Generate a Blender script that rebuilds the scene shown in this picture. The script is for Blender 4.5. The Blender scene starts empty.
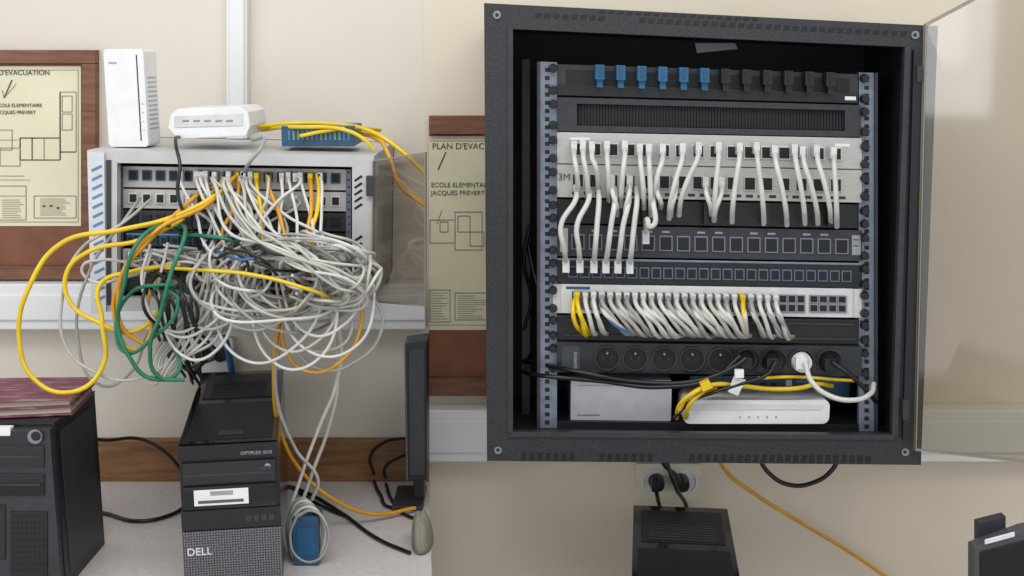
import bpy, bmesh, math, random
from mathutils import Vector, Matrix
random.seed(11)
F=1200.0
PITCH=math.atan(228/1200)
CAM=Vector((0,-2.4,1.7))
scn=bpy.context.scene
try: scn.view_settings.view_transform='Standard'
except Exception: pass
cd=bpy.data.cameras.new('camera'); cam=bpy.data.objects.new('camera',cd); scn.collection.objects.link(cam)
cam.location=CAM; cam.rotation_euler=(math.pi/2-PITCH,0,0)
cd.sensor_width=36; cd.lens=36*F/1024; cd.clip_start=0.05
scn.camera=cam
RM=Matrix.Rotation(math.pi/2-PITCH,3,'X')
def P(px,py,y):
    d=RM@Vector(((px-512)/F,-(py-288)/F,-1)); t=(y-CAM.y)/d.y
    return CAM+d*t
def PZ(px,py,z):
    d=RM@Vector(((px-512)/F,-(py-288)/F,-1)); t=(z-CAM.z)/d.z
    return CAM+d*t
def ID(x,y): return x,y
def RW(x,y):
    if y<130: k=.045+(.020-.045)*(y-3)/127
    else: k=.020-(.008)*(y-130)/330
    return x,y+(x-550)*k
def LW(x,y): return x,y+(x-117)*.015
# ---------------- materials
def lin(h):
    o=[]
    for i in (0,2,4):
        c=int(h[i:i+2],16)/255
        o.append(c/12.92 if c<=.04045 else ((c+.055)/1.055)**2.4)
    return (*o,1)
MC={}
def M(name,h,rough=.5,metal=0,h2=None,scale=40,bump=0,bscale=None,coat=0,spec=.5,stretch=None,lo=.35,hi=.65,detail=4):
    if name in MC: return MC[name]
    m=bpy.data.materials.new(name); m.use_nodes=True; nt=m.node_tree; b=nt.nodes['Principled BSDF']
    b.inputs['Roughness'].default_value=rough; b.inputs['Metallic'].default_value=metal
    b.inputs['Coat Weight'].default_value=coat; b.inputs['Specular IOR Level'].default_value=spec
    tc=nt.nodes.new('ShaderNodeTexCoord'); mp=nt.nodes.new('ShaderNodeMapping'); nt.links.new(tc.outputs['Object'],mp.inputs[0])
    if stretch: mp.inputs['Scale'].default_value=stretch
    n=nt.nodes.new('ShaderNodeTexNoise'); n.inputs['Scale'].default_value=scale; n.inputs['Detail'].default_value=detail
    nt.links.new(mp.outputs[0],n.inputs['Vector'])
    r=nt.nodes.new('ShaderNodeValToRGB'); r.color_ramp.elements[0].position=lo; r.color_ramp.elements[1].position=hi
    c1=lin(h); c2=lin(h2) if h2 else tuple([x*.9 for x in c1[:3]]+[1])
    r.color_ramp.elements[0].color=c1; r.color_ramp.elements[1].color=c2
    nt.links.new(n.outputs['Fac'],r.inputs[0]); nt.links.new(r.outputs[0],b.inputs['Base Color'])
    if bump:
        n2=nt.nodes.new('ShaderNodeTexNoise'); n2.inputs['Scale'].default_value=bscale or scale
        nt.links.new(mp.outputs[0],n2.inputs['Vector'])
        bp=nt.nodes.new('ShaderNodeBump'); bp.inputs['Strength'].default_value=bump; bp.inputs['Distance'].default_value=.002
        nt.links.new(n2.outputs['Fac'],bp.inputs['Height']); nt.links.new(bp.outputs[0],b.inputs['Normal'])
    MC[name]=m; return m
def glassmat(name,h,refl=.07):
    m=bpy.data.materials.new(name); m.use_nodes=True; nt=m.node_tree; nt.nodes.clear()
    o=nt.nodes.new('ShaderNodeOutputMaterial'); mx=nt.nodes.new('ShaderNodeMixShader'); t=nt.nodes.new('ShaderNodeBsdfTransparent'); g=nt.nodes.new('ShaderNodeBsdfGlossy')
    n=nt.nodes.new('ShaderNodeTexNoise'); n.inputs['Scale'].default_value=3
    r=nt.nodes.new('ShaderNodeValToRGB'); c=lin(h); r.color_ramp.elements[0].color=c; r.color_ramp.elements[1].color=tuple([x*.97 for x in c[:3]]+[1])
    nt.links.new(n.outputs['Fac'],r.inputs[0]); nt.links.new(r.outputs[0],t.inputs[0])
    g.inputs['Roughness'].default_value=.06; mx.inputs[0].default_value=refl
    nt.links.new(t.outputs[0],mx.inputs[1]); nt.links.new(g.outputs[0],mx.inputs[2]); nt.links.new(mx.outputs[0],o.inputs[0])
    return m
def hexmat(name):
    m=bpy.data.materials.new(name); m.use_nodes=True; nt=m.node_tree; b=nt.nodes['Principled BSDF']
    tc=nt.nodes.new('ShaderNodeTexCoord'); v=nt.nodes.new('ShaderNodeTexVoronoi'); v.inputs['Scale'].default_value=230; v.inputs['Randomness'].default_value=.15
    nt.links.new(tc.outputs['Object'],v.inputs['Vector'])
    r=nt.nodes.new('ShaderNodeValToRGB'); r.color_ramp.elements[0].position=.28; r.color_ramp.elements[1].position=.42
    r.color_ramp.elements[0].color=lin('141416'); r.color_ramp.elements[1].color=lin('6d6e73')
    nt.links.new(v.outputs['Distance'],r.inputs[0]); nt.links.new(r.outputs[0],b.inputs['Base Color'])
    b.inputs['Roughness'].default_value=.4; b.inputs['Metallic'].default_value=.3
    return m
wallL=M('wall_paint_left','d3cbbf',.85,h2='cec6b9',scale=3,bump=.15,bscale=120)
wallR=M('wall_paint_right','d7cdbc',.85,h2='d2c7b5',scale=3,bump=.15,bscale=120)
trunkM=M('trunking_plastic','dcdddd',.45,h2='d5d6d6',scale=4)
woodM=M('wood_brown','7a4f34',.5,h2='5f3a24',scale=14,stretch=(1,1,9),bump=.1)
corkM=M('board_hardboard','7d4c33',.6,h2='6d402a',scale=20)
baseM=M('baseboard_wood','8c6440',.5,h2='6f4b2e',scale=10,stretch=(1,1,10))
paperM=M('aged_paper','d9d4b8',.8,h2='d1cbad',scale=6)
inkM=M('ink','55554e',.8)
inkT=M('ink_faint','8f8d78',.8)
deskM=M('desk_laminate','c6c0be',.4,h2='bbb5b3',scale=120,bump=.05)
floorM=M('floor_lino','77706a',.5,h2='68625d',scale=60)
rackM=M('rack_powdercoat','2f3034',.5,h2='1b1c20',scale=420,bump=.25,bscale=420,lo=.4,hi=.6)
rackIn=M('rack_inner_black','0d0e12',.6,h2='090a0d',scale=60)
blackM=M('black_plastic','151619',.4,h2='101114',scale=60)
glossB=M('gloss_black','0e0f12',.2,h2='0a0b0d',scale=30,coat=.4)
dgreyM=M('dark_grey_panel','303136',.45,h2='28292d',scale=60)
alu=M('brushed_aluminium','bcb9b5',.42,metal=.25,h2='adaba8',scale=60,stretch=(1,1,30))
railM=M('rail_steel','7f8896',.38,metal=.4,h2='6e7786',scale=50)
cabM=M('cabinet_light_grey','b9b9b8',.5,h2='b1b1b0',scale=20,bump=.05,bscale=300)
swM=M('switch_light','c9c9c8',.45,h2='bebebd',scale=40)
whiteP=M('white_plastic','dfdfe0',.35,h2='d6d6d7',scale=30)
cabW=M('cable_white','c9c8c3',.45,h2='bcbab5',scale=30)
cabV=M('cable_offwhite','b6b4ab',.45,h2='a7a59c',scale=30)
cabG=M('cable_grey','9c9b98',.45,h2='8b8b88',scale=30)
cabY=M('cable_yellow','dcbc18',.4,h2='d0af12',scale=30)
cabO=M('cable_amber','d0961c',.4,h2='c28816',scale=30)
cabGr=M('cable_green','1c7352',.4,h2='16654a',scale=30)
cabK=M('cable_black','121214',.4,h2='0c0c0e',scale=30)
cabB=M('cable_blue','2f5f93',.4,h2='27527f',scale=30)
blueP=M('blue_plastic','185b84',.35,h2='144e73',scale=30)
blueD=M('blue_metal','24506f',.4,h2='1e4561',scale=30)
slotB=M('slot_blue','5b7fae',.5,h2='51739f',scale=30)
clearP=M('plug_clear','d2d4d2',.2,h2='c0c2c0',scale=80)
greenL=M('label_green','7ba06b',.6)
purpM=M('book_cover','6b3347',.5,h2='a88894',scale=18,lo=.5,hi=.75,stretch=(1,6,6))
pageM=M('book_pages','a9a08f',.8)
khaki=M('khaki_cloth','7e7b6a',.95,h2='727060',scale=200,bump=.15)
whiteL=M('label_white','dedede',.6)
greyL=M('logo_grey','9aa0a8',.4)
screw=M('screw_metal','8d9096',.35,metal=.6)
hexM=hexmat('hex_mesh')
glassR=glassmat('door_glass_clear','ece8e1',.11)
glassL=glassmat('door_glass_smoked','e3dfd9',.12)
edgeM=M('glass_edge','8b8578',.3)
# ---------------- mesh builder
class MB:
    def __init__(s): s.v=[];s.f=[];s.m=[];s.mats=[];s.sm=[]
    def mi(s,m):
        if m not in s.mats: s.mats.append(m)
        return s.mats.index(m)
    def addf(s,idx,m,sm=False): s.f.append(idx); s.m.append(s.mi(m)); s.sm.append(sm)
    def prism(s,front,back,m):
        n=len(front); b=len(s.v); s.v+= [Vector(p) for p in front]+[Vector(p) for p in back]
        s.addf(list(range(b,b+n)),m); s.addf(list(range(b+2*n-1,b+n-1,-1)),m)
        for i in range(n):
            j=(i+1)%n; s.addf([b+i,b+n+i,b+n+j,b+j],m)
    def poly(s,pts,yf,yb,m,W=ID):
        fr=[P(*W(*p),yf) for p in pts]; s.prism(fr,[Vector((p.x,yb,p.z)) for p in fr],m)
    def pb(s,x0,y0,x1,y1,yf,yb,m,W=ID): s.poly([(x0,y0),(x0,y1),(x1,y1),(x1,y0)],yf,yb,m,W)
    def box(s,x0,x1,y0,y1,z0,z1,m):
        f=[(x0,y0,z1),(x0,y0,z0),(x1,y0,z0),(x1,y0,z1)]
        s.prism(f,[(a,y1,c) for a,_,c in f],m)
    def rbox(s,x0,x1,y0,y1,z0,z1,r,m,n=4):
        pts=[]
        for cx,cz,a0 in ((x1-r,z1-r,0),(x0+r,z1-r,90),(x0+r,z0+r,180),(x1-r,z0+r,270)):
            for i in range(n+1):
                a=math.radians(a0+90*i/n); pts.append((cx+r*math.cos(a),y0,cz+r*math.sin(a)))
        s.prism(pts,[(a,y1,c) for a,_,c in pts],m)
    def cyl(s,c,ax,r,L,m,n=20,r2=None,inner=None):
        ax=Vector(ax).normalized(); u=ax.orthogonal().normalized(); w=ax.cross(u); c=Vector(c); r2=r if r2 is None else r2
        b=len(s.v); ring=[(r,0),(r2,L)] if inner is None else [(r,0),(r2,L),(inner,L),(inner,0)]
        for rr,l in ring:
            for i in range(n):
                a=2*math.pi*i/n; s.v.append(c+ax*l+(u*math.cos(a)+w*math.sin(a))*rr)
        k=len(ring)
        for q in range(k-1 if inner is None else k):
            q2=(q+1)%k
            for i in range(n):
                j=(i+1)%n; s.addf([b+q*n+i,b+q*n+j,b+q2*n+j,b+q2*n+i],m,True)
        if inner is None:
            s.addf([b+i for i in range(n)][::-1],m); s.addf([b+n+i for i in range(n)],m)
    def pcyl(s,px,py,y,rpx,L,m,n=20,W=ID,inner=None,r2=None):
        c=P(*W(px,py),y); sc=(y-CAM.y)/F
        s.cyl((c.x,y,c.z),(0,-1,0),rpx*sc,L,m,n,r2*sc if r2 is not None else None,inner*sc if inner else None)
    def build(s,name,bevel=0,parent=None,mat=None,seg=2):
        me=bpy.data.meshes.new(name); me.from_pydata([tuple(v) for v in s.v],[],s.f)
        for m in s.mats: me.materials.append(m)
        for p,i,q in zip(me.polygons,s.m,s.sm): p.material_index=i; p.use_smooth=q
        bm=bmesh.new(); bm.from_mesh(me); bmesh.ops.recalc_face_normals(bm,faces=bm.faces); bm.to_mesh(me); bm.free()
        o=bpy.data.objects.new(name,me); scn.collection.objects.link(o)
        if mat: o.matrix_world=mat
        if bevel:
            bv=o.modifiers.new('bevel','BEVEL'); bv.width=bevel; bv.segments=seg; bv.limit_method='ANGLE'; bv.angle_limit=.9
        if parent: o.parent=parent
        return o
def text(s,loc,size,m,parent=None,ax='LEFT',name='lettering',mw=None,rotz=0):
    c=bpy.data.curves.new(name,'FONT'); c.body=s; c.size=size; c.extrude=.0003; c.align_x=ax; c.materials.append(m)
    o=bpy.data.objects.new(name,c); scn.collection.objects.link(o)
    o.location=loc; o.rotation_euler=(math.pi/2,0,rotz)
    if parent: o.parent=parent
    return o
class Cables:
    def __init__(s,name): 
        s.c=bpy.data.curves.new(name,'CURVE'); s.c.dimensions='3D'; s.c.bevel_depth=.001; s.c.bevel_resolution=3; s.c.resolution_u=10; s.name=name; s.mats=[]; s.plug=MB()
        s.c.use_fill_caps=True
    def add(s,pts,m,r=3.4):
        if m not in s.mats: s.mats.append(m); s.c.materials.append(m)
        sp=s.c.splines.new('BEZIER'); sp.bezier_points.add(len(pts)-1)
        for b,p in zip(sp.bezier_points,pts):
            b.co=p; b.handle_left_type=b.handle_right_type='AUTO'; b.radius=r
        sp.material_index=s.mats.index(m); sp.use_smooth=True
    def px(s,pts,m,r=3.4,W=ID): s.add([P(*W(a,b),c) for a,b,c in pts],m,r)
    def done(s):
        o=bpy.data.objects.new(s.name,s.c); scn.collection.objects.link(o)
        if s.plug.v: s.plug.build('plugs',0.0004,o)
        return o
# ---------------- room
SX=427; XS=P(SX,300,0).x
DESK=P(200,478,0).z
b=MB(); b.box(-2.2,XS,0,.12,0,3.0,wallL); b.build('wall_back')
b=MB(); b.box(XS,2.2,-.004,.12,0,3.0,wallR); b.build('wall_back_alcove')
b=MB(); b.box(-2.2,2.2,-3.4,.12,-.05,0,floorM); b.build('floor')
b=MB(); zb,zt=P(0,330,-.05).z,P(0,284,-.05).z
b.box(-2.2,XS,-.05,0,zb,zt,trunkM); b.box(-2.2,XS,-.056,-.05,zb+.02,zt-.02,trunkM); b.build('trim_1',.003)
b=MB(); b.pb(226,-40,247,139,-.025,0,trunkM); b.pb(229,-40,244,139,-.03,-.025,trunkM); b.build('trim_2',.002)
b=MB(); a=P(0,440,-.02).z; b.box(-2.2,XS,-.02,0,DESK-.01,a,baseM); b.build('baseboard_back',.003)
b=MB(); zb,zt=P(950,462,-.05).z,P(950,416,-.05).z
b.box(XS,2.2,-.05,-.004,zb,zt+.012,trunkM); b.box(XS,2.2,-.055,-.05,zb+.02,zt-.008,trunkM); b.build('trim_3',.003)
b=MB()
fr=[(-2.0,-.95,DESK),(-2.0,-.02,DESK),(XS,-.02,DESK),(XS+.075,-.95,DESK)]
b.prism(fr,[(x,y,DESK-.03) for x,y,_ in fr],deskM)
for x,y in ((-1.9,-.9),(-1.9,-.1),(-.25,-.9),(-.25,-.1)): b.box(x-.025,x+.025,y-.025,y+.025,0,DESK-.03,dgreyM)
b.build('desk',.002)
LT=.32
b=MB(); b.box(XS+.12,1.6,-.95,-.03,LT-.03,LT,deskM)
for x,y in ((XS+.2,-.9),(XS+.2,-.1),(1.5,-.9),(1.5,-.1)): b.box(x-.025,x+.025,y-.025,y+.025,0,LT-.03,dgreyM)
b.build('low_table',.002)
# ---------------- notice boards
def stroke(b,pts,y,w=.8,closed=False,W=ID,m=None):
    q=list(pts)+([pts[0]] if closed else [])
    for (x0,y0),(x1,y1) in zip(q,q[1:]):
        dx,dy=x1-x0,y1-y0; L=math.hypot(dx,dy) or 1; nx,ny=-dy/L*w/2,dx/L*w/2
        b.poly([(x0+nx,y0+ny),(x0-nx,y0-ny),(x1-nx,y1-ny),(x1+nx,y1+ny)],y,y+.0006,m or (inkM if w>1 else inkT),W)
def sc(y): return (y-CAM.y)/F
b=MB()
b.pb(-170,64,84,266,-.012,-.0005,corkM)
b.pb(-183,50,95,63,-.025,-.0005,woodM); b.pb(-183,266,95,279,-.025,-.0005,woodM); b.pb(82,64,95,266,-.025,-.0005,woodM); b.pb(-183,64,-170,266,-.025,-.0005,woodM)
b.pb(-120,66,81,226,-.0135,-.012,paperM)
Y=-.0143
stroke(b,[(-112,70),(-112,222),(78,222),(78,70)],Y,.6,True)
for r in [((60,92),(76,92),(76,152),(60,152)),((62,96),(72,96),(72,112),(62,112)),((62,114),(72,114),(72,130),(62,130)),((20,138),(60,138),(60,160),(20,160)),((20,138),(32,138),(32,160),(20,160)),((32,138),(44,138),(44,160),(32,160)),((-60,130),(12,130),(12,150),(-60,150)),((0,148),(20,148),(20,166),(0,166)),((-60,186),(26,186),(26,220),(-60,220)),((34,196),(76,196),(76,218),(34,218))]:
    stroke(b,r,Y,.9,True)
stroke(b,[(20,138),(60,138),(60,160),(20,160)],Y,1.1,True)
stroke(b,[(60,92),(60,152),(76,152)],Y,1.1)
stroke(b,[(-60,196),(26,196)],Y,.6); stroke(b,[(12,80),(4,98)],Y,1.4); stroke(b,[(16,84),(4,98),(2,90)],Y,.8)
for k in range(9):
    w=random.uniform(14,22); stroke(b,[(2,200+k*2.2),(2+w,200+k*2.2)],Y,.6)
    stroke(b,[(40,199+k*2),(40+w*1.4,199+k*2)],Y,.6)
stroke(b,[(0,176),(24,176)],Y,.7);stroke(b,[(0,180),(30,180)],Y,.6);stroke(b,[(-50,140),(18,140)],Y,.6)
for x,y in ((44,206),(51,206),(58,208)): b.pcyl(x,y,Y,1.4,.0004,inkM,8)
brd=b.build('notice_board')
def tp(s,px,py,hpx,al,par,y=-.0148,m=None): 
    p=P(px,py,y); return text(s,p,hpx*sc(y)*1.35,m or inkM,par,al)
tp("PLAN D'EVACUATION",50,75,5.2,'RIGHT',brd); tp("ECOLE ELEMENTAIRE",42,107,3.6,'RIGHT',brd); tp("JACQUES PREVERT",36,114,3.6,'RIGHT',brd)
b=MB(); 
x0=429
b.pb(x0,128,640,383,-.014,-.0045,corkM); b.pb(x0,116,652,134,-.03,-.0045,woodM); b.pb(x0,378,652,396,-.03,-.0045,woodM); b.pb(638,134,652,378,-.03,-.0045,woodM)
b.pb(x0,136,625,330,-.016,-.014,paperM)
Y=-.0168
stroke(b,[(x0+1,325),(620,325)],Y,.6); stroke(b,[(x0+1,141),(620,141)],Y,.6)
for r in [((430,220),(455,220),(455,243),(430,243)),((455,212),(482,212),(482,250),(455,250)),((458,216),(470,216),(470,232),(458,232)),((470,232),(484,232),(484,246),(470,246)),((430,290),(450,290),(450,322),(430,322)),((455,293),(500,293),(500,320),(455,320)),((440,222),(448,222),(448,232),(440,232))]:
    stroke(b,r,Y,.95,True)
stroke(b,[(446,152),(438,170)],Y,1.4); stroke(b,[(442,210),(437,224)],Y,1)
for k in range(11): stroke(b,[(431,293+k*2.6),(431+random.uniform(10,18),293+k*2.6)],Y,.6); stroke(b,[(458,296+k*2.2),(458+random.uniform(15,35),296+k*2.2)],Y,.6)
brd2=b.build('notice_board')
tp("PLAN D'EVACUATION",432,149,6.3,'LEFT',brd2,-.0172); tp("ECOLE ELEMENTAIRE",431,187,4.8,'LEFT',brd2,-.0172); tp("JACQUES PREVERT",431,195,4.8,'LEFT',brd2,-.0172)
# ---------------- RIGHT RACK (stands off the wall on brackets, clear of the board and trunking)
YF=-.34; YP=-.285; YB=-.062
rk=MB()
O=[(484,3),(938,26),(921,465),(487,461)]; I=[(511,29),(906,47),(893,437),(511,433)]
for i in range(4):
    j=(i+1)%4; rk.poly([O[i],I[i],I[j],O[j]],YF,YF+.022,rackM)
I2=[(490,9),(931,31),(915,459),(493,455)]
for i in range(4):
    j=(i+1)%4; rk.poly([O[i],I2[i],I2[j],O[j]],YF+.0005,YB,rackM)
fr=[P(*p,YF) for p in O]; rk.prism([Vector((p.x,YB-.012,p.z)) for p in fr],[Vector((p.x,YB-.004,p.z)) for p in fr],rackIn)
I3=I; I4=[(507,25),(910,44),(897,441),(507,437)]
for i in range(4):
    j=(i+1)%4; rk.poly([I4[i],I3[i],I3[j],I4[j]],YF+.022,YB-.012,rackIn)
zt_=P(700,60,YF).z
for x in (740,860):
    p=P(x,60,YF); rk.box(p.x-.02,p.x+.02,YB-.002,-.0045,zt_-.06,zt_-.01,dgreyM)
rk.poly([(508,27),(508,435),(513,435),(513,27)],YF-.004,YF+.01,dgreyM)
rk.poly([(905,47),(892,437),(898,437),(911,47)],YF-.004,YF+.01,dgreyM)
rk.poly([(508,432),(508,437),(895,440),(895,435)],YF-.004,YF+.01,dgreyM)
def vent(x,y,w=6,h=5): rk.poly([(x,y),(x-1,y+h),(x+w-1,y+h),(x+w,y)],YF-.0006,YF+.002,rackIn)
def topY(x): return 3+(x-484)*23/454
def botY(x): return 461+(x-487)*4/434
for x in list(range(536,600,9))+list(range(640,905,9)): vent(x,topY(x)+7)
for x in list(range(600,760,9)): vent(x,topY(x)+1.5,6,3)
for x in list(range(522,575,8))+list(range(600,655,8))+list(range(690,872,8)): vent(x,botY(x)-9,5,8)
for x,y in ((497,15),(915,35),(905,452),(498,450)): 
    rk.pcyl(x,y,YF,4,.003,screw,14); rk.pcyl(x,y,YF-.003,2,.0005,blackM,6)
rk.poly([(914,50),(903,440),(910,440),(922,50)],YF-.010,YF,blackM)
rk.poly([(917,66),(917,82),(923,82),(923,66)],YF-.014,YF,dgreyM); rk.poly([(903,400),(903,420),(909,420),(909,400)],YF-.014,YF,dgreyM)
for (a,c,t,bb) in ((539,557,62,433),(859,876,62,433)):
    rk.pb(a,t,c,bb,YP,YP+.012,railM,RW)
    rk.pb(a-2 if a<600 else c-1,t,a+1 if a<600 else c+2,bb,YP-.006,YP+.03,dgreyM,RW)
    y=68
    while y<430:
        rk.pb((a+c)/2-3,y,(a+c)/2+1.5,y+4,YP-.0008,YP+.002,rackIn,RW); y+=8.2
rk.pb(522,60,530,433,-.2,-.15,dgreyM,RW); rk.pb(884,60,890,430,-.2,-.15,dgreyM,RW)
rk.pb(557,421,872,433,YP,-.08,blackM,RW)
rk.poly([(695,43),(697,53),(738,49),(735,43)],-.26,-.258,M('tag_grey','6a6c70',.5))
rack=rk.build('server_rack_cabinet',.0012)
def glassdoor(h1,h2,e2,e1,n,g,par,ed=.006):
    b=MB(); b.prism([h1,h2,e2,e1],[p+n for p in (h1,h2,e2,e1)],g); b.build('glass_door',0,par)
    b=MB(); q=[h1,h2,e2,e1]
    for i in (0,1,2,3):
        A,B=q[i],q[(i+1)%4]; C=sum(q,Vector())/4
        ia=A+(C-A).normalized()*ed; ib=B+(C-B).normalized()*ed
        d=n*.3; b.prism([A-d,ia-d,ib-d,B-d],[A+n+d,ia+n+d,ib+n+d,B+n+d],edgeM)
    b.build('door_edge',0,par)
n=Vector((.3,-1,0)).normalized()*.004
glassdoor(P(924,24,YF-.012),P(914,450,YF-.012),P(1130,474,-.52),P(1130,-85,-.52),n,glassR,rack,.004)
def knobs(b,ys,xs=(553,864)):
    for y in ys:
        for x in xs: b.pcyl(x,y,YP-.001,4.6,.012,blackM,14,RW,r2=3.6)
b=MB(); b.pb(557,64,858,95,YP,YP+.02,dgreyM,RW); b.pb(566,69,850,84,YP-.001,YP+.01,rackIn,RW); b.pb(557,84,858,95,YP-.006,YP+.01,blackM,RW)
for i in range(12):
    x=600+i*21
    m=blueP if i<6 else blackM
    b.pb(x-4.5,63,x+4.5,78,YP-.03,YP-.001,m,RW); b.pb(x-3,76,x+3,86,YP-.022,YP-.004,m,RW); b.pb(x-1.6,65,x+1.6,75,YP-.0315,YP-.03,rackIn if i>5 else blueD,RW)
b.pb(845,88,856,92,YP-.0065,YP-.006,whiteL,RW)
knobs(b,(68,90)); b.build('fibre_patch_panel',.0006)
b=MB(); b.pb(557,97,861,103,YP-.004,YP+.02,dgreyM,RW); b.pb(557,125,861,131,YP-.004,YP+.02,dgreyM,RW); b.pb(557,103,577,125,YP-.004,YP+.02,dgreyM,RW); b.pb(845,103,861,125,YP-.004,YP+.02,dgreyM,RW); b.pb(577,103,845,125,YP+.010,YP+.02,rackIn,RW)
for k in range(88): b.pb(578.5+k*3.03,103.5,581+k*3.03,124.5,YP+.006,YP+.010,rackIn,RW)
knobs(b,(104,125)); b.build('cable_entry_panel',.0003)
b=MB(); b.pb(557,132,862,197,YP-.003,YP+.02,alu,RW)
b.pb(557,163,862,164.2,YP-.0035,YP,dgreyM,RW)
def port(b,x,y,w,h,yp,rim,W,inner=rackIn,pins=False):
    b.pb(x-w/2-1.2,y-1.2,x+w/2+1.2,y+h+1.2,yp-.003,yp,rim,W); b.pb(x-w/2,y,x+w/2,y+h,yp-.0036,yp-.001,inner,W)
for i in range(16): port(b,578+i*17.2,143,10,11,YP-.003,swM,RW)
for i in range(16): port(b,578+i*17.2,174,10,12,YP-.003,alu,RW)
for i in range(24): b.pb(572+i*11.6,191,579+i*11.6,194,YP-.0038,YP,dgreyM,RW)
b.pb(835,138,850,141,YP-.0038,YP,whiteL,RW);b.pb(570,137,590,139.5,YP-.0038,YP,whiteL,RW)
knobs(b,(140,158,172,190)); pa=b.build('patch_panel',.0005)
p=P(*RW(558,180),YP-.005); text('3M',p,.017,inkM,pa)
b=MB(); b.pb(557,199,862,223,YP+.002,YP+.02,blackM,RW)
for i in range(5): b.pb(580+i*62,200,584+i*62,222,YP-.02,YP+.002,blackM,RW)
knobs(b,(205,218)); b.build('cable_manager',.0006)
b=MB(); b.pb(557,225,862,256,YP-.002,YP+.02,dgreyM,RW)
for i in range(16): port(b,578+i*17.6,235,11,13,YP-.002,M('port_grey','6f7580',.4),RW); b.pb(574+i*17.6,229,582+i*17.6,231,YP-.0028,YP,M('port_tab','8e929a',.5) if i%3 else dgreyM,RW)
b.pb(852,230,861,250,YP-.0028,YP,M('label_dim','8e9096',.6),RW); b.pb(560,228,568,252,YP-.0028,YP,M('label_cream','a5a29a',.6),RW)
for y in (235,241): b.pb(853,y-1,859,y,YP-.0034,YP,dgreyM,RW)
knobs(b,(232,250)); b.build('patch_panel',.0005)
b=MB(); b.pb(557,258,862,283,YP-.002,YP+.02,blackM,RW); b.pb(557,258,862,260,YP-.003,YP,railM,RW)
for i in range(24): port(b,573+i*11.9,267,7.6,9,YP-.002,M('port_blue_grey','55647a',.4),RW)
knobs(b,(263,279)); b.build('patch_panel',.0005)
b=MB(); b.pb(561,284,853,313,YP-.004,-.1,swM,RW); b.pb(553,284,561,313,YP-.001,YP+.003,swM,RW); b.pb(853,284,862,313,YP-.001,YP+.003,swM,RW)
b.pb(572,291,774,309,YP-.0046,YP,dgreyM,RW)
for r in range(2):
    for i in range(24): port(b,577+i*8.3,292+r*9,5.6,6,YP-.005,M('port_silver','8d8f90',.4,metal=.4),RW)
    for i in range(3): port(b,783+i*9,292+r*9,6.5,6.5,YP-.004,screw,RW)
    for i in range(4): port(b,814+i*9.4,292+r*9,6.8,6,YP-.004,screw,RW)
b.pb(566,286,590,289,YP-.0046,YP,blueP,RW)
knobs(b,(290,308)); b.build('network_switch',.0005)
b=MB(); b.pb(557,315,862,340,YP,YP+.02,blackM,RW); b.pb(565,319,855,321,YP-.004,YP,dgreyM,RW); b.pb(565,334,855,336,YP-.004,YP,dgreyM,RW); knobs(b,(320,335)); b.build('blanking_panel',.0008)
b=MB(); b.pb(557,342,862,372,YP-.012,YP+.03,M('pdu_black','26272c',.35),RW); b.pb(562,346,580,369,YP-.0128,YP,M('pdu_label','3b3d44',.45),RW)
sx=[607,635,664,692,720,748,774,801,829]
for x in sx:
    b.pcyl(x,357,YP-.012,13.4,.004,dgreyM,28,RW,inner=11.6); b.pcyl(x,357,YP-.0122,11.6,.0006,rackIn,28,RW)
    b.pcyl(x-4,357,YP-.0126,1.3,.0006,dgreyM,8,RW); b.pcyl(x+4,357,YP-.0126,1.3,.0006,dgreyM,8,RW); b.pcyl(x,351.5,YP-.0126,1.3,.008,screw,8,RW)
knobs(b,(348,368)); pd=b.build('power_strip',.0008)
p=P(*RW(577,368.5),YP-.0132); t=text('SIEMENS',p,.0085,greyL,pd); t.rotation_euler=(math.pi/2,-math.pi/2,0)
def rnd(b,x0,y0,x1,y1,yf,yb,r,m,W=ID):
    a=P(*W(x0,y0),yf); c=P(*W(x1,y1),yf); b.rbox(a.x,c.x,yf,yb,c.z,a.z,r,m)
b=MB(); rnd(b,571,380,671,421.5,YP+.01,-.1,.004,M('box_pale_grey','a5a6ad',.5)); b.pb(577,385,665,386,YP+.0092,YP+.02,screw); b.pb(577,414,600,416,YP+.0092,YP+.02,screw); b.build('fibre_modem_box',.001)
b=MB(); rnd(b,690,376,849,401,YP+.07,-.1,.003,blueD); 
for i in range(8): b.pb(700+i*10,383,707+i*10,390,YP+.0685,YP+.08,rackIn)
b.pb(786,380,792,386,YP+.0688,YP+.08,whiteL); b.pb(796,380,842,383,YP+.0688,YP+.08,slotB); b.build('desktop_network_switch',.0008)
b=MB(); rnd(b,684,400,829,424,YP-.015,YP+.065,.012,whiteP); rnd(b,690,404,822,410,YP-.0165,YP,.003,M('white2','d2d2d2',.3)); 
for i in range(5): b.pcyl(740+i*9,417,YP-.015,1.1,.001,greenL,8)
b.build('internet_router_box',.003)
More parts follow.
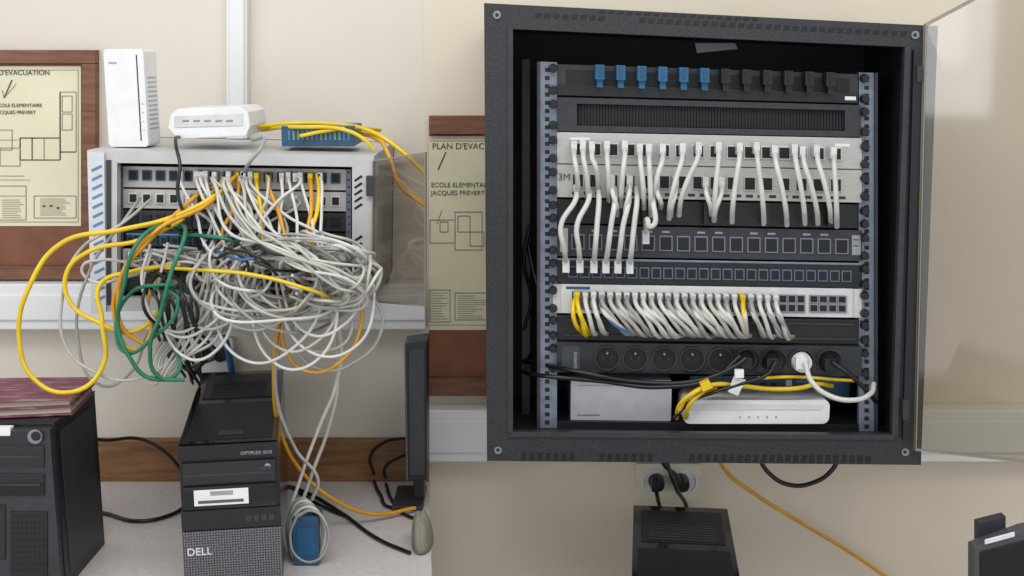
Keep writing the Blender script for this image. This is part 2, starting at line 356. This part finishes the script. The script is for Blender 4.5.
# ---- right cables
rc=Cables('patch_cables_tidy')
def plug(c,px,py,y,m,W=RW,w=6,h=11): c.plug.pb(px-w/2,py-h/2,px+w/2,py+h/2,y-.022,y-.002,m,W)
up=[(574,4,40),(583,5,44),(592,6,34),(607,2,44),(625,-4,50),(640,4,50),(649,2,56),(663,-9,46),(683,-14,60),(699,-20,58),(719,-5,62),(740,-8,64),(757,7,66),(775,12,64),(795,10,64),(803,15,62),(817,14,62),(834,3,64)]
for x,dx,L in up:
    y0=146+random.uniform(-2,2)
    plug(rc,x,y0,YP-.003,clearP,h=12)
    ym=y0+L*.5
    rc.px([(x,y0+2,YP-.022),(x+dx*.1,y0+12,YP-.045),(x+dx*.5,ym,YP-.052),(x+dx*.9,y0+L-6,YP-.045),(x+dx,y0+L+10,YP-.015)],cabW,4.5,RW)
for x,dx,L in [(706,4,28),(722,-6,34),(612,4,30),(630,-4,34),(657,3,22),(676,-4,30)]:
    plug(rc,x,180,YP-.003,clearP); rc.px([(x,182,YP-.022),(x+dx*.2,192,YP-.045),(x+dx,182+L*.7,YP-.045),(x+dx*1.3,184+L,YP-.012)],cabW,4.3,RW)
for x0,x1,y1,b1 in [(575,566,266,-5),(588,580,266,-3),(598,594,266,3),(614,606,266,5),(628,618,266,5),(636,630,266,4),(652,646,236,4)]:
    plug(rc,x1,y1,YP-.003,clearP,w=7,h=13)
    rc.px([(x0,186,YP-.01),(x0+1,198,YP-.04),(x1+b1,225,YP-.055),(x1+b1*.4,y1-18,YP-.05),(x1,y1-5,YP-.022)],cabW,4.7,RW)
for i in range(25):
    x=577+i*8.3
    for r in range(2):
        if r and i%3==1: continue
        m=cabY if (i==0 or i==20 and r==0) else (cabG if random.random()<.2 else (cabV if random.random()<.25 else cabW))
        y0=295+r*9; X=x+r*2
        plug(rc,x,y0,YP-.005,m if m==cabY else clearP,w=5.4,h=6)
        s=24 if i>2 else 9
        if i>17: s=12
        if i==20: s=2
        rc.px([(x,y0,YP-.025),(X+s*.06,y0+9,YP-.052-r*.01),(X+s*.45,y0+21-r*4,YP-.06),(X+s*.9,331+random.uniform(-2,3),YP-.045),(X+s*1.25,333,YP-.006)],m,4.0,RW)
rc.px([(577,297,YP-.02),(573,306,YP-.05),(575,322,YP-.055),(584,333,YP-.03)],cabY,4.2,RW)
rc.px([(600,300,YP-.04),(612,322,YP-.065),(630,332,YP-.06)],cabB,2.4,RW)
rc.done()
pc=Cables('rack_power_cables')
YQ=YP-.05
pc.px([(524,361,-.2),(540,364,-.26),(575,371,YQ),(640,382,YQ),(700,380,YQ),(735,366,YQ),(746,358,YP-.045)],cabK,4.2)
pc.px([(524,372,-.2),(545,376,YQ),(600,381,YQ),(660,387,YQ),(715,377,YQ),(740,356,YP-.045)],cabK,4.2)
pc.px([(527,240,-.2),(533,270,-.22),(540,300,-.24),(538,340,-.22),(527,362,-.2)],cabK,4)
pc.px([(530,225,-.22),(524,260,-.22),(531,300,-.2),(524,330,-.2)],cabK,3.5)
pc.px([(805,362,YP-.05),(812,382,YP-.07),(830,396,YP-.08),(855,400,YP-.08),(870,394,YP-.06),(874,384,YP-.02)],cabW,4.6)
pc.px([(832,362,YP-.05),(850,375,YP-.06),(868,392,YP-.05),(876,402,YP-.03)],cabK,4.2)
pc.px([(776,362,YP-.05),(768,374,YP-.055),(740,384,YP-.05),(715,392,YP-.05),(690,402,YP-.04),(674,418,YP-.03)],cabK,3.5)
for x,m,a in ((746,cabK,6),(772,cabK,10),(801,whiteP,0),(830,cabK,0)):
    pc.plug.pcyl(x,358,YP-.016,10.5,.014,m,22,RW,r2=9.5); pc.plug.pcyl(x,358,YP-.03,9,.014,m,22,RW,r2=5.5)
    pc.plug.pb(x-5,355,x+6,366,YP-.047,YP-.03,m,RW)
pc.done()
yc=Cables('network_cables_yellow')
yc.px([(676,418,YP-.02),(682,402,YP-.05),(697,391,YP-.06),(712,385,YP-.055),(740,386,YP-.03),(772,389,YP-.03),(800,388,YP-.03),(818,384,YP-.02),(832,386,YP)],cabY,4.2)
yc.px([(686,418,YP-.02),(690,404,YP-.05),(700,394,YP-.05),(712,392,YP-.01)],cabY,4.2)
yc.px([(679,410,YP-.045),(689,396,YP-.05),(704,387,YP-.05),(720,392,YP-.005)],cabO,4)
yc.px([(758,378,YP-.03),(800,377,YP-.02),(840,380,YP-.02),(860,381,YP)],cabY,3)
yc.plug.poly([(734,376),(728,392),(738,396),(746,380)],YP-.052,YP-.05,clearP); yc.plug.pb(735,370,744,378,YP-.06,YP-.052,whiteL)
yc.plug.poly([(700,384),(703,392),(713,388),(709,380)],YP-.07,YP-.055,cabY); yc.done()
b=MB(); rnd(b,636,464,701,502,-.018,-.0045,.006,M('socket_cream','d9d2bd',.4))
for x in (655,684): b.pcyl(x,482,-.018,14,.003,whiteP,26,inner=12); b.pcyl(x,482,-.018,12,.001,trunkM,26)
b.build('power_outlet',.001)
wc=Cables('power_leads')
for x in (656,681):
    wc.plug.pcyl(x,481,-.022,8.5,.03,cabK,20,r2=7); wc.plug.pcyl(x,481,-.05,6,.02,cabK,16,r2=4); wc.plug.pb(x-4,481,x+4,492,-.065,-.045,cabK)
wc.px([(656,490,-.055),(658,500,-.07),(662,514,-.05),(662,530,-.04),(662,560,-.04)],cabK,4.2)
wc.px([(681,488,-.055),(676,475,-.09),(665,466,-.1),(660,455,-.1)],cabK,4.2)
wc.px([(662,448,-.1),(668,466,-.12),(676,488,-.11),(686,505,-.07),(692,540,-.04)],cabK,4.2)
wc.px([(755,448,-.12),(768,472,-.12),(790,485,-.12),(815,482,-.12),(832,470,-.12),(842,450,-.12)],cabK,4.6)
wc.done()
w2=Cables('network_cable_yellow_hanging')
w2.px([(715,450,-.1),(725,470,-.1),(755,494,-.08),(800,522,-.05),(850,552,-.04),(905,590,-.03)],cabO,4)
w2.done()
# ---------------- towers
def tower(name,Mx,w,h,d,ports=True):
    b=MB(); H=w/2
    b.box(-H,H,.012,d,0,h,glossB)
    b.box(-H,H,0,.012,0,h*.43,hexM); b.box(-H+.002,H-.002,.004,.012,h*.43,h,blackM)
    z=lambda f:h*(1-f)
    b.box(-H,H,-.001,.012,z(.09),z(0),blackM)
    b.box(-H+.006,H-.006,-.002,.01,z(.25),z(.11),glossB); b.box(-H+.008,H-.008,-.003,.005,z(.20),z(.185),dgreyM); b.box(H-.03,H-.014,-.0045,.005,z(.175),z(.15),dgreyM)
    b.box(-H+.006,H-.006,-.002,.01,z(.42),z(.27),glossB)
    b.box(-H+.022,-H+.108,-.0032,.005,z(.395),z(.29),whiteL)
    for i in range(26): b.box(-H+.048+i*.0014,-H+.0486+i*.0014,-.0038,.0,z(.33),z(.30),inkM)
    b.box(-H+.028,-H+.1,-.0038,0,z(.38),z(.36),inkM)
    b.box(-H,H,-.001,.012,z(.56),z(.43),blackM)
    for i in range(4): b.box(H-.055+i*.012,H-.047+i*.012,-.0018,.0,z(.52),z(.48),dgreyM)
    b.cyl((H-.018,-.001,z(.155)),(0,-1,0),.005,.002,greyL,16)
    b.box(-H+.01,H-.01,.03,.03+d*.45,h,h+.0015,blackM); b.box(-H+.015,H-.015,.04+d*.5,d-.03,h,h+.002,blackM)
    for i in range(8): b.box(-H+.03,H-.03,.05+d*.5+i*.012,.055+d*.5+i*.012,h+.002,h+.003,dgreyM)
    b.box(-.02,.02,.05,.07,h+.0015,h+.003,dgreyM)
    o=b.build(name,.0015,None,Mx)
    t=text('DELL',(-H+.006,-.0008,h*.27),.018,whiteL,o); 
    t2=text('OPTIPLEX 3010',(H-.06,-.0014,z(.07)),.0075,greyL,o)
    return o
def TM(loc,deg): return Matrix.Translation(loc)@Matrix.Rotation(math.radians(deg),4,'Z')
a=P(228,445,-.55); tower('desktop_computer_tower',TM((a.x,-.55,DESK+.0005),9.5),.158,a.z-DESK,.47)
zt=P(688,503,-.10).z; tw=tower('desktop_computer_tower',TM((P(684,590,-.52).x,-.57,LT+.0005),-6.2),.186,zt-LT,.45)
# left PC
b=MB(); f=P(52,425,-.55); X1=f.x; X0=X1-.24; T=f.z
b.box(X0,X1,-.54,-.35,DESK+.0005,T,blackM); b.box(X0,X1-.002,-.556,-.54,DESK+.0005,T-.006,dgreyM)
b.box(X0,X1-.02,-.558,-.54,T-.028,T-.012,glossB)
pb=lambda x0,y0,x1,y1,m,yy=-.5585: b.pb(x0,y0,x1,y1,yy,-.545,m)
pb(-20,446,44,468,glossB); pb(-20,474,44,496,glossB); pb(-10,456,40,458,dgreyM,-.560); pb(-10,484,40,486,dgreyM,-.560)
pb(-4,428,10,436,whiteL,-.560)
b.pcyl(36,436,-.558,7.5,.006,screw,22); b.pcyl(36,436,-.564,5,.002,blackM,22)
pb(10,512,47,590,blackM)
for i in range(10):
    for j in range(8):
        b.pcyl(13+j*4.3,516+i*6,-.5585,1.5,.001,rackIn,8)
pb(-10,505,5,560,glossB)
b.box(X1,X1+.001,-.52,-.37,DESK+.02,T-.02,dgreyM)
b.build('desktop_computer',.0025)
b=MB(); zt=T+.001
q=[(X0-.02,-.545),(X1+.015,-.50),(X1+.005,-.36),(X0-.02,-.37)]
def lay(z0,z1,m,s=0): b.prism([(x-s*(1 if x>X1-.1 else 0),y+(s if y<-.45 else -s),z1) for x,y in q],[(x-s*(1 if x>X1-.1 else 0),y+(s if y<-.45 else -s),z0) for x,y in q],m)
lay(zt,zt+.003,purpM); lay(zt+.003,zt+.013,pageM,.004); lay(zt+.013,zt+.016,purpM)
lay(zt+.016,zt+.026,pageM,.006); lay(zt+.026,zt+.028,purpM); b.build('stack_of_books',.001)
b=MB()
b.poly([(404,344),(406,481),(427,480),(427,341)],-.20,-.13,blackM)
b.poly([(408,350),(409,476),(425,475),(425,348)],-.202,-.19,dgreyM)
b.poly([(404,344),(406,481),(408,481),(406,344)],-.205,-.16,M('bezel_grey','55585c',.35))
a=P(420,478,-.12); b.box(a.x-.012,a.x+.010,-.14,-.11,DESK+.005,a.z+.05,dgreyM); b.box(a.x-.05,a.x+.01,-.19,-.07,DESK+.0005,DESK+.010,dgreyM); b.build('computer_monitor',.002)
b=MB(); b.poly([(974,548),(974,640),(1120,640),(1120,508),(1024,530)],-.40,-.37,M('monitor_grey','4a4c50',.4)); b.poly([(980,552),(980,636),(1116,636),(1116,516)],-.402,-.395,blackM)
b.poly([(985,540),(985,545),(1015,537),(1015,532)],-.4035,-.40,whiteL); b.poly([(978,523),(978,547),(1006,538),(1006,516)],-.37,-.35,dgreyM)
a=P(1050,630,-.38); b.box(a.x-.03,a.x+.03,-.39,-.36,LT+.015,a.z,dgreyM); b.box(a.x-.1,a.x+.1,-.46,-.28,LT+.0005,LT+.015,dgreyM); b.build('computer_monitor',.0015)
# slumped cloth bag at the desk edge
bm=bmesh.new(); prof=[(0,.0),(.85,.0),(1,.05),(1.02,.18),(.98,.36),(.9,.54),(.78,.7),(.6,.84),(.36,.94),(.22,.97),(0,.96)]
N=48; rings=[]
for r,h in prof:
    if r==0: rings.append([bm.verts.new((-.003*h,0,h*.066))]); continue
    L_=[]
    for t in range(N):
        g=t*2*math.pi/N; k=1+.06*h*math.sin(6*g+2*h)+.03*math.sin(3*g+5*h)
        L_.append(bm.verts.new((.019*r*k*math.cos(g)-.003*h,.045*r*k*math.sin(g),h*.066*(1+.06*math.sin(2*g+1)))))
    rings.append(L_)
for A,B in zip(rings,rings[1:]):
    for t in range(N):
        s=(t+1)%N
        if len(A)==1: bm.faces.new((A[0],B[s],B[t]))
        elif len(B)==1: bm.faces.new((A[t],A[s],B[0]))
        else: bm.faces.new((A[t],A[s],B[s],B[t]))
bmesh.ops.recalc_face_normals(bm,faces=bm.faces)
a=PZ(421,556,DESK)
me=bpy.data.meshes.new('cloth_bag'); bm.to_mesh(me); bm.free(); me.materials.append(khaki)
for p in me.polygons: p.use_smooth=True
o=bpy.data.objects.new('cloth_bag',me); scn.collection.objects.link(o); o.location=(a.x,a.y+.045,DESK+.0005)
# ---------------- LEFT CABINET
LF=-.36; LP=-.325
b=MB()
O=[(87,150),(374,156),(372,306),(92,312)]; I=[(117,163),(352,167),(352,296),(117,298)]
for i in range(4):
    j=(i+1)%4; b.poly([O[i],I[i],I[j],O[j]],LF,LF+.02,cabM)
I2=[(92,154),(370,160),(368,302),(96,308)]
for i in range(4):
    j=(i+1)%4; b.poly([O[i],I2[i],I2[j],O[j]],LF+.001,-.001,cabM)
fr=[P(*p,LF) for p in O]; b.prism([Vector((p.x,-.02,p.z)) for p in fr],[Vector((p.x,-.004,p.z)) for p in fr],rackIn)
J=[(113,160),(356,164),(356,299),(113,301)]
for i in range(4):
    j=(i+1)%4; b.poly([J[i],I[i],I[j],J[j]],LF+.02,-.02,rackIn)
b.poly([(87,152),(91,314),(106,312),(104,153)],LF-.006,LF,M('flange','c9ccd0',.4))
for i in range(15):
    y=166+i*9.3; x=91+i*.25
    b.poly([(x,y+3.5),(x+1,y+6),(x+11,y+1.2),(x+10,y-1.3)],LF-.0068,LF-.004,slotB)
b.poly([(106,160),(107,305),(111,305),(111,160)],LF-.002,LF,dgreyM)
for s in range(2):
    for i in range(5):
        y=176+s*60+i*7; b.poly([(354,y+4),(355,y+6),(363,y+1),(361,y-1)],LF-.0008,LF,rackIn)
b.pcyl(369,182,LF,2.5,.004,screw,12);b.pcyl(369,280,LF,2.5,.004,screw,12)
b.pb(366,176,373,196,LF-.01,LF,dgreyM); b.pb(366,262,373,280,LF-.01,LF,dgreyM)
for a_,c_ in ((118,123),(346,351)):
    b.pb(a_,166,c_,294,LP,LP+.01,railM,LW)
    for k in range(17): b.pb(a_+1.6,168+k*7.4,a_+3.4,170+k*7.4,LP-.0008,LP,rackIn,LW)
cab=b.build('network_cabinet',.0015)
CT=P(87,150,LF).z
n=Vector((.5,1,0)).normalized()*.004
glassdoor(P(373,160,LF-.006),P(372,302,LF-.006),P(425.5,307,-.50),P(425.5,152,-.50),n,glassL,cab,.003)
def lport(b,x,y,w,h,yp,rim): port(b,x,y,w,h,yp,rim,LW)
b=MB(); b.pb(123,166,346,187,LP-.002,LP+.02,alu,LW)
for i in range(16): lport(b,133+i*13.5,171,7,8,LP-.002,blueD)
b.build('patch_panel',.0004)
b=MB(); b.pb(123,189,346,208,LP-.002,LP+.02,alu,LW)
for i in range(16): lport(b,133+i*13.5,194,7,8,LP-.002,swM)
b.build('patch_panel',.0004)
b=MB(); b.pb(123,210,346,228,LP,LP+.02,dgreyM,LW)
for i in range(16): lport(b,133+i*13.5,215,7,7,LP,blackM)
b.build('patch_panel',.0004)
b=MB(); b.pb(123,230,346,246,LP,LP+.02,blackM,LW); b.pb(126,233,343,235,LP-.002,LP,slotB,LW)
for i in range(20): lport(b,131+i*10.8,237,5.5,6,LP,blueD)
b.build('patch_panel',.0004)
b=MB(); b.pb(123,249,346,267,LP-.003,-.12,swM,LW)
for r in range(2):
    for i in range(24): lport(b,130+i*7,252+r*7,4.5,4.6,LP-.003,screw)
b.build('network_switch',.0004)
b=MB(); b.pb(123,272,346,292,LP-.003,LP+.02,blackM,LW)
for i in range(7): b.pcyl(145+i*29,282,LP-.003,8,.003,dgreyM,20,LW,inner=6.8)
b.build('power_strip',.0004)
def topbox(b,x0,x1,ytop,yf,yb,r,m):
    a=P(x0,ytop,yf); c=P(x1,ytop,yf); b.rbox(a.x,c.x,yf,yb,CT+.001,a.z,r,m); return a,c
b=MB(); a,c=topbox(b,103,143,49,-.30,-.225,.006,whiteP)
b.box(c.x-.013,c.x-.011,-.3008,-.29,CT+.012,a.z-.01,blackM)
for z in (.03,.045,.06,.075): b.cyl((c.x-.006,-.30,CT+z),(0,-1,0),.0013,.0006,greenL,8)
b.box(a.x+.008,a.x+.022,-.3006,-.29,a.z-.025,a.z-.022,greyL)
for i in range(12): b.box(c.x,c.x+.0006,-.285,-.235,CT+.03+i*.008,CT+.033+i*.008,greyL)
b.box(a.x+.01,a.x+.03,-.28,-.24,CT,CT+.002,blackM); b.build('network_storage_box',.0015)
b=MB()
pts=[(168,128),(171,114),(178,109),(240,107),(248,112),(250,126),(246,136),(178,139)]
b.poly(pts,-.31,-.17,whiteP); b.poly([(174,116),(174,128),(243,126),(243,113)],-.3115,-.30,swM)
for i in range(5): b.poly([(182+i*11,120),(182+i*11,122),(189+i*11,121.7),(189+i*11,119.7)],-.3125,-.31,screw)
b.build('wireless_router',.006,seg=3)
b=MB(); a,c=topbox(b,281,354,126,-.29,-.18,.002,blueD)
for i in range(14): b.box(a.x+.012+i*.008,a.x+.015+i*.008,-.291,-.285,CT+.012,a.z-.008,greenL if i%3 else slotB)
b.build('desktop_network_switch',.001)
bm=bmesh.new(); bmesh.ops.create_uvsphere(bm,u_segments=32,v_segments=16,radius=1)
c0=P(208,322,-.27)
for v in bm.verts: v.co=Vector((v.co.x*.062,v.co.y*.055,(v.co.z*.036 if v.co.z<0 else min(v.co.z,.4)*.05)))
me=bpy.data.meshes.new('wireless_access_point'); bm.to_mesh(me); bm.free(); me.materials.append(M('ap_bluish','b9c1cb',.4))
for p in me.polygons: p.use_smooth=True
o=bpy.data.objects.new('wireless_access_point',me); scn.collection.objects.link(o); o.location=(c0.x,-.29,P(92,312,LF).z-.021)
b=MB(); rnd(b,190,338,234,372,-.018,-.0005,.004,whiteP)
for x in (201,222): b.pcyl(x,354,-.018,9,.002,trunkM,22,inner=7.5)
b.build('power_outlet',.001)
# ---------------- left tangle
tc=Cables('tangled_network_cables')
def lplug(x,y,m,h=9): tc.plug.pb(x-2.4,y-h/2,x+2.4,y+h/2,LP-.02,LP-.003,m,LW)
R=2.65
u=random.uniform
def tone():
    return random.choice((cabW,cabW,cabW,cabV,cabV,cabG))
starts=[(133+i*13.5,175) for i in range(5,13)]+[(133+i*13.5,198) for i in range(3,13)]+[(130+i*7,256) for i in range(24)]
random.shuffle(starts)
def dp(): return u(-.53,-.40)
for n,(sx_,sy) in enumerate(starts[:27]):
    m=tone()
    lplug(sx_,sy,clearP)
    cx,cy=u(250,305),u(262,288); rx,ry=u(40,85),u(16,42); a0=u(2.6,4.2); dirn=random.choice((-1,1)); turns=u(.5,1.15)
    if cx+rx>374: rx=374-cx
    pts=[(sx_,sy,LP-.012),(sx_+u(-3,6),sy+7,LP-.05)]
    if sy<220: 
        mx=sx_+(cx-rx*.3-sx_)*.45+u(-12,12); pts.append((mx,sy+u(24,38),u(-.43,-.39)))
    k=int(turns*6)
    for i in range(k):
        a=a0+dirn*i*2*math.pi/6
        pts.append((cx+rx*math.cos(a)+u(-5,5),cy+ry*math.sin(a)+u(-5,5),dp()))
    pts.append((u(130,300),u(240,264),-.38)); 
    tc.px(pts,m,R)
for n in range(10):
    cx,cy=u(310,334),u(256,292); rx,ry=u(36,52),u(16,38)
    pts=[(cx+rx*math.cos(a)+u(-4,4),cy+ry*math.sin(a)+u(-4,4),dp()) for a in [2.6-i*.8 for i in range(9)]]
    tc.px(pts,tone(),R)
for n in range(10):
    cx=u(180,335); w_=u(25,60); dn=u(318,366)
    tc.px([(cx-w_,u(240,262),-.42),(cx-w_-u(0,8),u(285,300),-.46),(cx-w_*.4,dn,-.48),(cx+w_*.5,dn-u(4,16),-.48),(min(cx+w_,374),u(280,300),-.47),(min(cx+w_*.8,360),u(245,265),-.42)],tone(),R)
for n in range(8):
    xa=u(205,250); tc.px([(xa,178,LP-.02),(xa+u(0,8),190,-.41),(xa+u(10,30),u(215,235),-.47),(xa+u(50,75),u(245,265),-.53),(u(325,360),u(268,290),-.53),(u(345,372),u(290,304),-.50),(u(300,330),u(300,312),-.48)],cabW if n%2 else cabV,R)
for x,x2 in [(180,205),(196,225),(205,238),(228,248),(243,280),(288,300),(300,318),(320,322),(250,330)]:
    lplug(x,175,clearP,11)
    tc.px([(x,176,LP-.015),(x+2,186,LP-.055),((x+x2)/2+u(-6,6),215,-.42),(x2,245,-.46),(x2+u(5,25),272,-.47),(x2+u(-10,20),u(292,312),-.45),(x2+u(-40,-10),u(285,300),-.42)],cabW,R)
tc.px([(150,200,LP-.02),(120,225,-.42),(80,250,-.45),(62,300,-.46),(68,350,-.46),(95,372,-.46),(130,380,-.46),(170,360,-.45),(190,310,-.45),(215,280,-.45)],cabV,R)
tc.px([(140,198,LP-.02),(128,215,-.40),(90,270,-.44),(78,340,-.44),(100,385,-.44),(128,375,-.44),(150,330,-.44),(180,290,-.44)],cabG,R)
tc.px([(160,255,-.35),(130,262,-.42),(100,260,-.44),(82,268,-.44),(90,280,-.44),(130,276,-.44),(180,262,-.42),(215,270,-.45)],cabW,R)
for k in range(5):
    tc.px([(215+k*8,240,-.42),(205+k*5,280,-.47),(190+k*7,320+k*4,-.47),(165+k*6,368-k*3,-.46),(152+k*5,384-k*4,-.45),(150+k*3,370,-.44),(170+k*6,330,-.44),(215+k*10,288,-.44),(260,280,-.45)],cabW if k%2 else cabV,R)
tc.px([(330,280,-.45),(358,300,-.46),(360,330,-.46),(340,362,-.46),(310,372,-.46),(288,355,-.45),(284,320,-.45),(300,295,-.45)],cabO,3)
tc.px([(340,285,-.45),(378,305,-.46),(380,335,-.46),(355,362,-.46),(325,370,-.46),(298,352,-.45),(296,315,-.45),(320,292,-.45)],cabG,2.8)
tc.px([(320,285,-.45),(345,305,-.46),(350,335,-.46),(330,350,-.46),(300,345,-.45),(285,315,-.45)],cabV,2.8)
tc.px([(234,178,LP-.02),(215,196,-.41),(170,218,-.44),(120,230,-.46),(62,243,-.47),(30,285,-.48),(19,335,-.48),(35,380,-.48),(72,392,-.48),(102,368,-.47),(102,320,-.47),(100,285,-.46),(130,272,-.45),(180,265,-.42)],cabY,4.0)
tc.px([(222,182,LP-.02),(190,214,-.42),(140,240,-.45),(88,252,-.47),(66,275,-.47),(72,305,-.47),(98,322,-.47),(130,332,-.46),(160,310,-.45),(172,278,-.42)],cabY,3.8)
tc.px([(210,185,LP-.02),(180,210,-.43),(150,240,-.46),(122,275,-.47),(115,320,-.47),(135,350,-.47),(150,335,-.46),(148,300,-.45),(165,270,-.42)],cabO,3.6)
tc.px([(236,176,LP-.02),(205,206,-.43),(160,228,-.47),(128,262,-.49),(118,300,-.48),(124,330,-.47),(145,345,-.46)],cabO,3.6)
for x,x2,m in ((238,222,cabO),(256,262,cabY),(268,285,cabO),(310,308,cabO),(318,312,cabY)):
    lplug(x,176,cabY,11); tc.px([(x,178,LP-.015),(x+1,188,LP-.05),((x+x2)/2+2,212,-.42),(x2,235,-.44),(x2+12,262,-.46),(x2+30,280,-.46)],m,3.5)
tc.px([(150,268,-.40),(200,270,-.50),(260,276,-.54),(310,290,-.54),(335,300,-.47)],cabY,3)
tc.px([(190,240,-.38),(160,226,-.46),(136,245,-.50),(124,285,-.51),(118,325,-.5),(130,358,-.5),(150,378,-.49),(178,372,-.48),(172,342,-.47)],cabGr,3.5)
tc.px([(175,225,-.38),(185,235,-.48),(172,270,-.52),(160,315,-.52),(150,350,-.5),(158,376,-.49),(185,380,-.48)],cabGr,3.5)
tc.px([(150,290,-.42),(170,292,-.50),(178,300,-.51),(150,340,-.50),(125,352,-.49),(116,330,-.48),(125,300,-.47),(160,285,-.5),(190,292,-.46)],cabGr,3.2)
tc.px([(180,235,-.38),(205,236,-.46),(230,240,-.47),(250,250,-.45)],cabGr,3.2)
for k in range(11):
    x=148+k*5
    tc.px([(u(140,220),u(262,272),-.40),(x+u(-10,10),285,-.49),(x+u(-8,12),305,-.51),(x+8+u(-8,8),330,-.47),(x+12+u(-8,8),352,-.38),(u(185,205),u(365,385),-.2)],cabK,2.7)
tc.px([(180,136,-.29),(176,146,-.40),(180,165,-.42),(178,195,-.43),(190,225,-.43),(200,250,-.42)],cabK,3)
tc.px([(252,140,-.30),(262,146,-.40),(250,162,-.40),(244,172,-.36)],cabG,3)
for k in range(5): tc.px([(200+u(-10,40),u(238,250),-.40),(215+k*9,238+u(0,20),-.50),(240+k*9,260+u(-8,10),-.54),(250+k*15,250+u(0,30),-.50)],cabB if k==1 else cabK,2.4)
tc.px([(288,290,-.45),(278,330,-.44),(274,380,-.42),(280,430,-.38),(300,470,-.34),(335,500,-.30),(375,514,-.25),(415,508,-.2)],cabO,3.8)
for dx,m in ((0,cabW),(10,cabV)):
    tc.px([(325+dx*.3,300,-.44),(340-dx*.6,335,-.43),(336+dx*.2,385,-.40),(318+dx,430,-.38),(300+dx,480,-.38),(290+dx,520,-.40),(305+dx,560,-.42),(328,572,-.42)],m,3.2)
tc.px([(282,330,-.44),(276,390,-.42),(296,450,-.40),(318,480,-.40),(312,500,-.4)],cabG,3.2)
for k in range(5):
    cx,cy=303+k*1.5,532+k; pts=[(cx+(15+k)*math.cos(a),cy+(34-k*2)*math.sin(a),-.42-k*.006) for a in [i*.9+k for i in range(8)]]
    tc.px(pts,cabW if k%2 else cabG,3.1)
tc.done()
tk=Cables('power_leads')
tk.plug.pcyl(204,351,-.02,8,.03,cabK,20,r2=6); tk.plug.pcyl(223,353,-.02,8,.03,cabK,20,r2=6)
tk.px([(204,352,-.05),(200,372,-.08),(208,392,-.10),(200,420,-.08),(196,440,-.05)],cabK,3.4)
tk.px([(190,300,-.18),(188,330,-.16),(192,360,-.14),(206,386,-.12),(212,400,-.06)],cabK,3.2)
tk.px([(224,336,-.08),(228,350,-.07),(232,372,-.06)],cabB,7)
tk.px([(60,430,-.15),(103,440,-.10),(140,439,-.06),(165,452,-.06),(186,476,-.06)],cabK,3.6)
# leads lying on the desk top
def dk(pts,m,r): tk.add([PZ(x,y,DESK+.0045+h) for x,y,h in pts],m,r)
dk([(80,511,0),(103,513,0),(140,521,0),(170,515,0),(192,500,0)],cabK,3.8)
tk.px([(412,438,-.1),(385,442,-.08),(370,458,-.06),(374,474,-.05)],cabK,3.4)
dk([(374,481,.002),(380,494,0),(396,508,0),(420,500,0)],cabK,3.4)
tk.px([(420,452,-.1),(398,458,-.08),(384,470,-.06),(386,478,-.05)],cabK,3.2)
dk([(386,484,.002),(392,500,0),(408,516,0),(424,520,0)],cabK,3.2)
dk([(270,482,0),(300,490,0),(340,512,0),(380,540,0),(410,553,0)],cabK,3.6)
dk([(290,486,0),(320,505,0),(350,518,0)],cabK,3)
tk.done()
tb=Cables('network_cable_yellow_loose')
tb.px([(250,128,-.22),(285,124,-.24),(330,124,-.25),(372,132,-.28),(400,150,-.3),(424,172,-.3)],cabY,4)
tb.px([(352,132,-.25),(375,138,-.28),(390,158,-.35),(400,185,-.38),(424,205,-.4)],cabO,3.6)
tb.px([(300,136,-.3),(325,131,-.3),(350,128,-.28),(380,130,-.2)],cabY,3.4)
tb.px([(262,130,-.2),(300,127,-.3),(345,130,-.3),(365,140,-.31),(374,150,-.31)],cabY,3.4)
tb.done()
b=MB(); a=PZ(305,566,DESK); b.rbox(a.x-.02,a.x+.025,a.y,a.y+.05,DESK+.0005,DESK+.09,.004,blueD); b.box(a.x-.012,a.x+.018,a.y-.001,a.y,DESK+.02,DESK+.07,blueP); b.build('network_cable_box',.001)
# ---------------- light
w=bpy.data.worlds.new('world'); scn.world=w; w.use_nodes=True; bg=w.node_tree.nodes['Background']; bg.inputs[0].default_value=(.96,.98,1,1); bg.inputs[1].default_value=.92
def area(name,loc,rot,sx,sy,e,col=(1,.99,.97)):
    l=bpy.data.lights.new(name,'AREA'); l.shape='RECTANGLE'; l.size=sx; l.size_y=sy; l.energy=e; l.color=col
    o=bpy.data.objects.new(name,l); scn.collection.objects.link(o); o.location=loc; o.rotation_euler=rot
area('ceiling_light',(0,-1.9,3.1),(math.radians(25),0,0),2.6,.8,40)
area('window_light',(-2.6,-2.6,2.0),(math.radians(80),0,math.radians(-45)),1.5,1.5,18,(.92,.96,1))
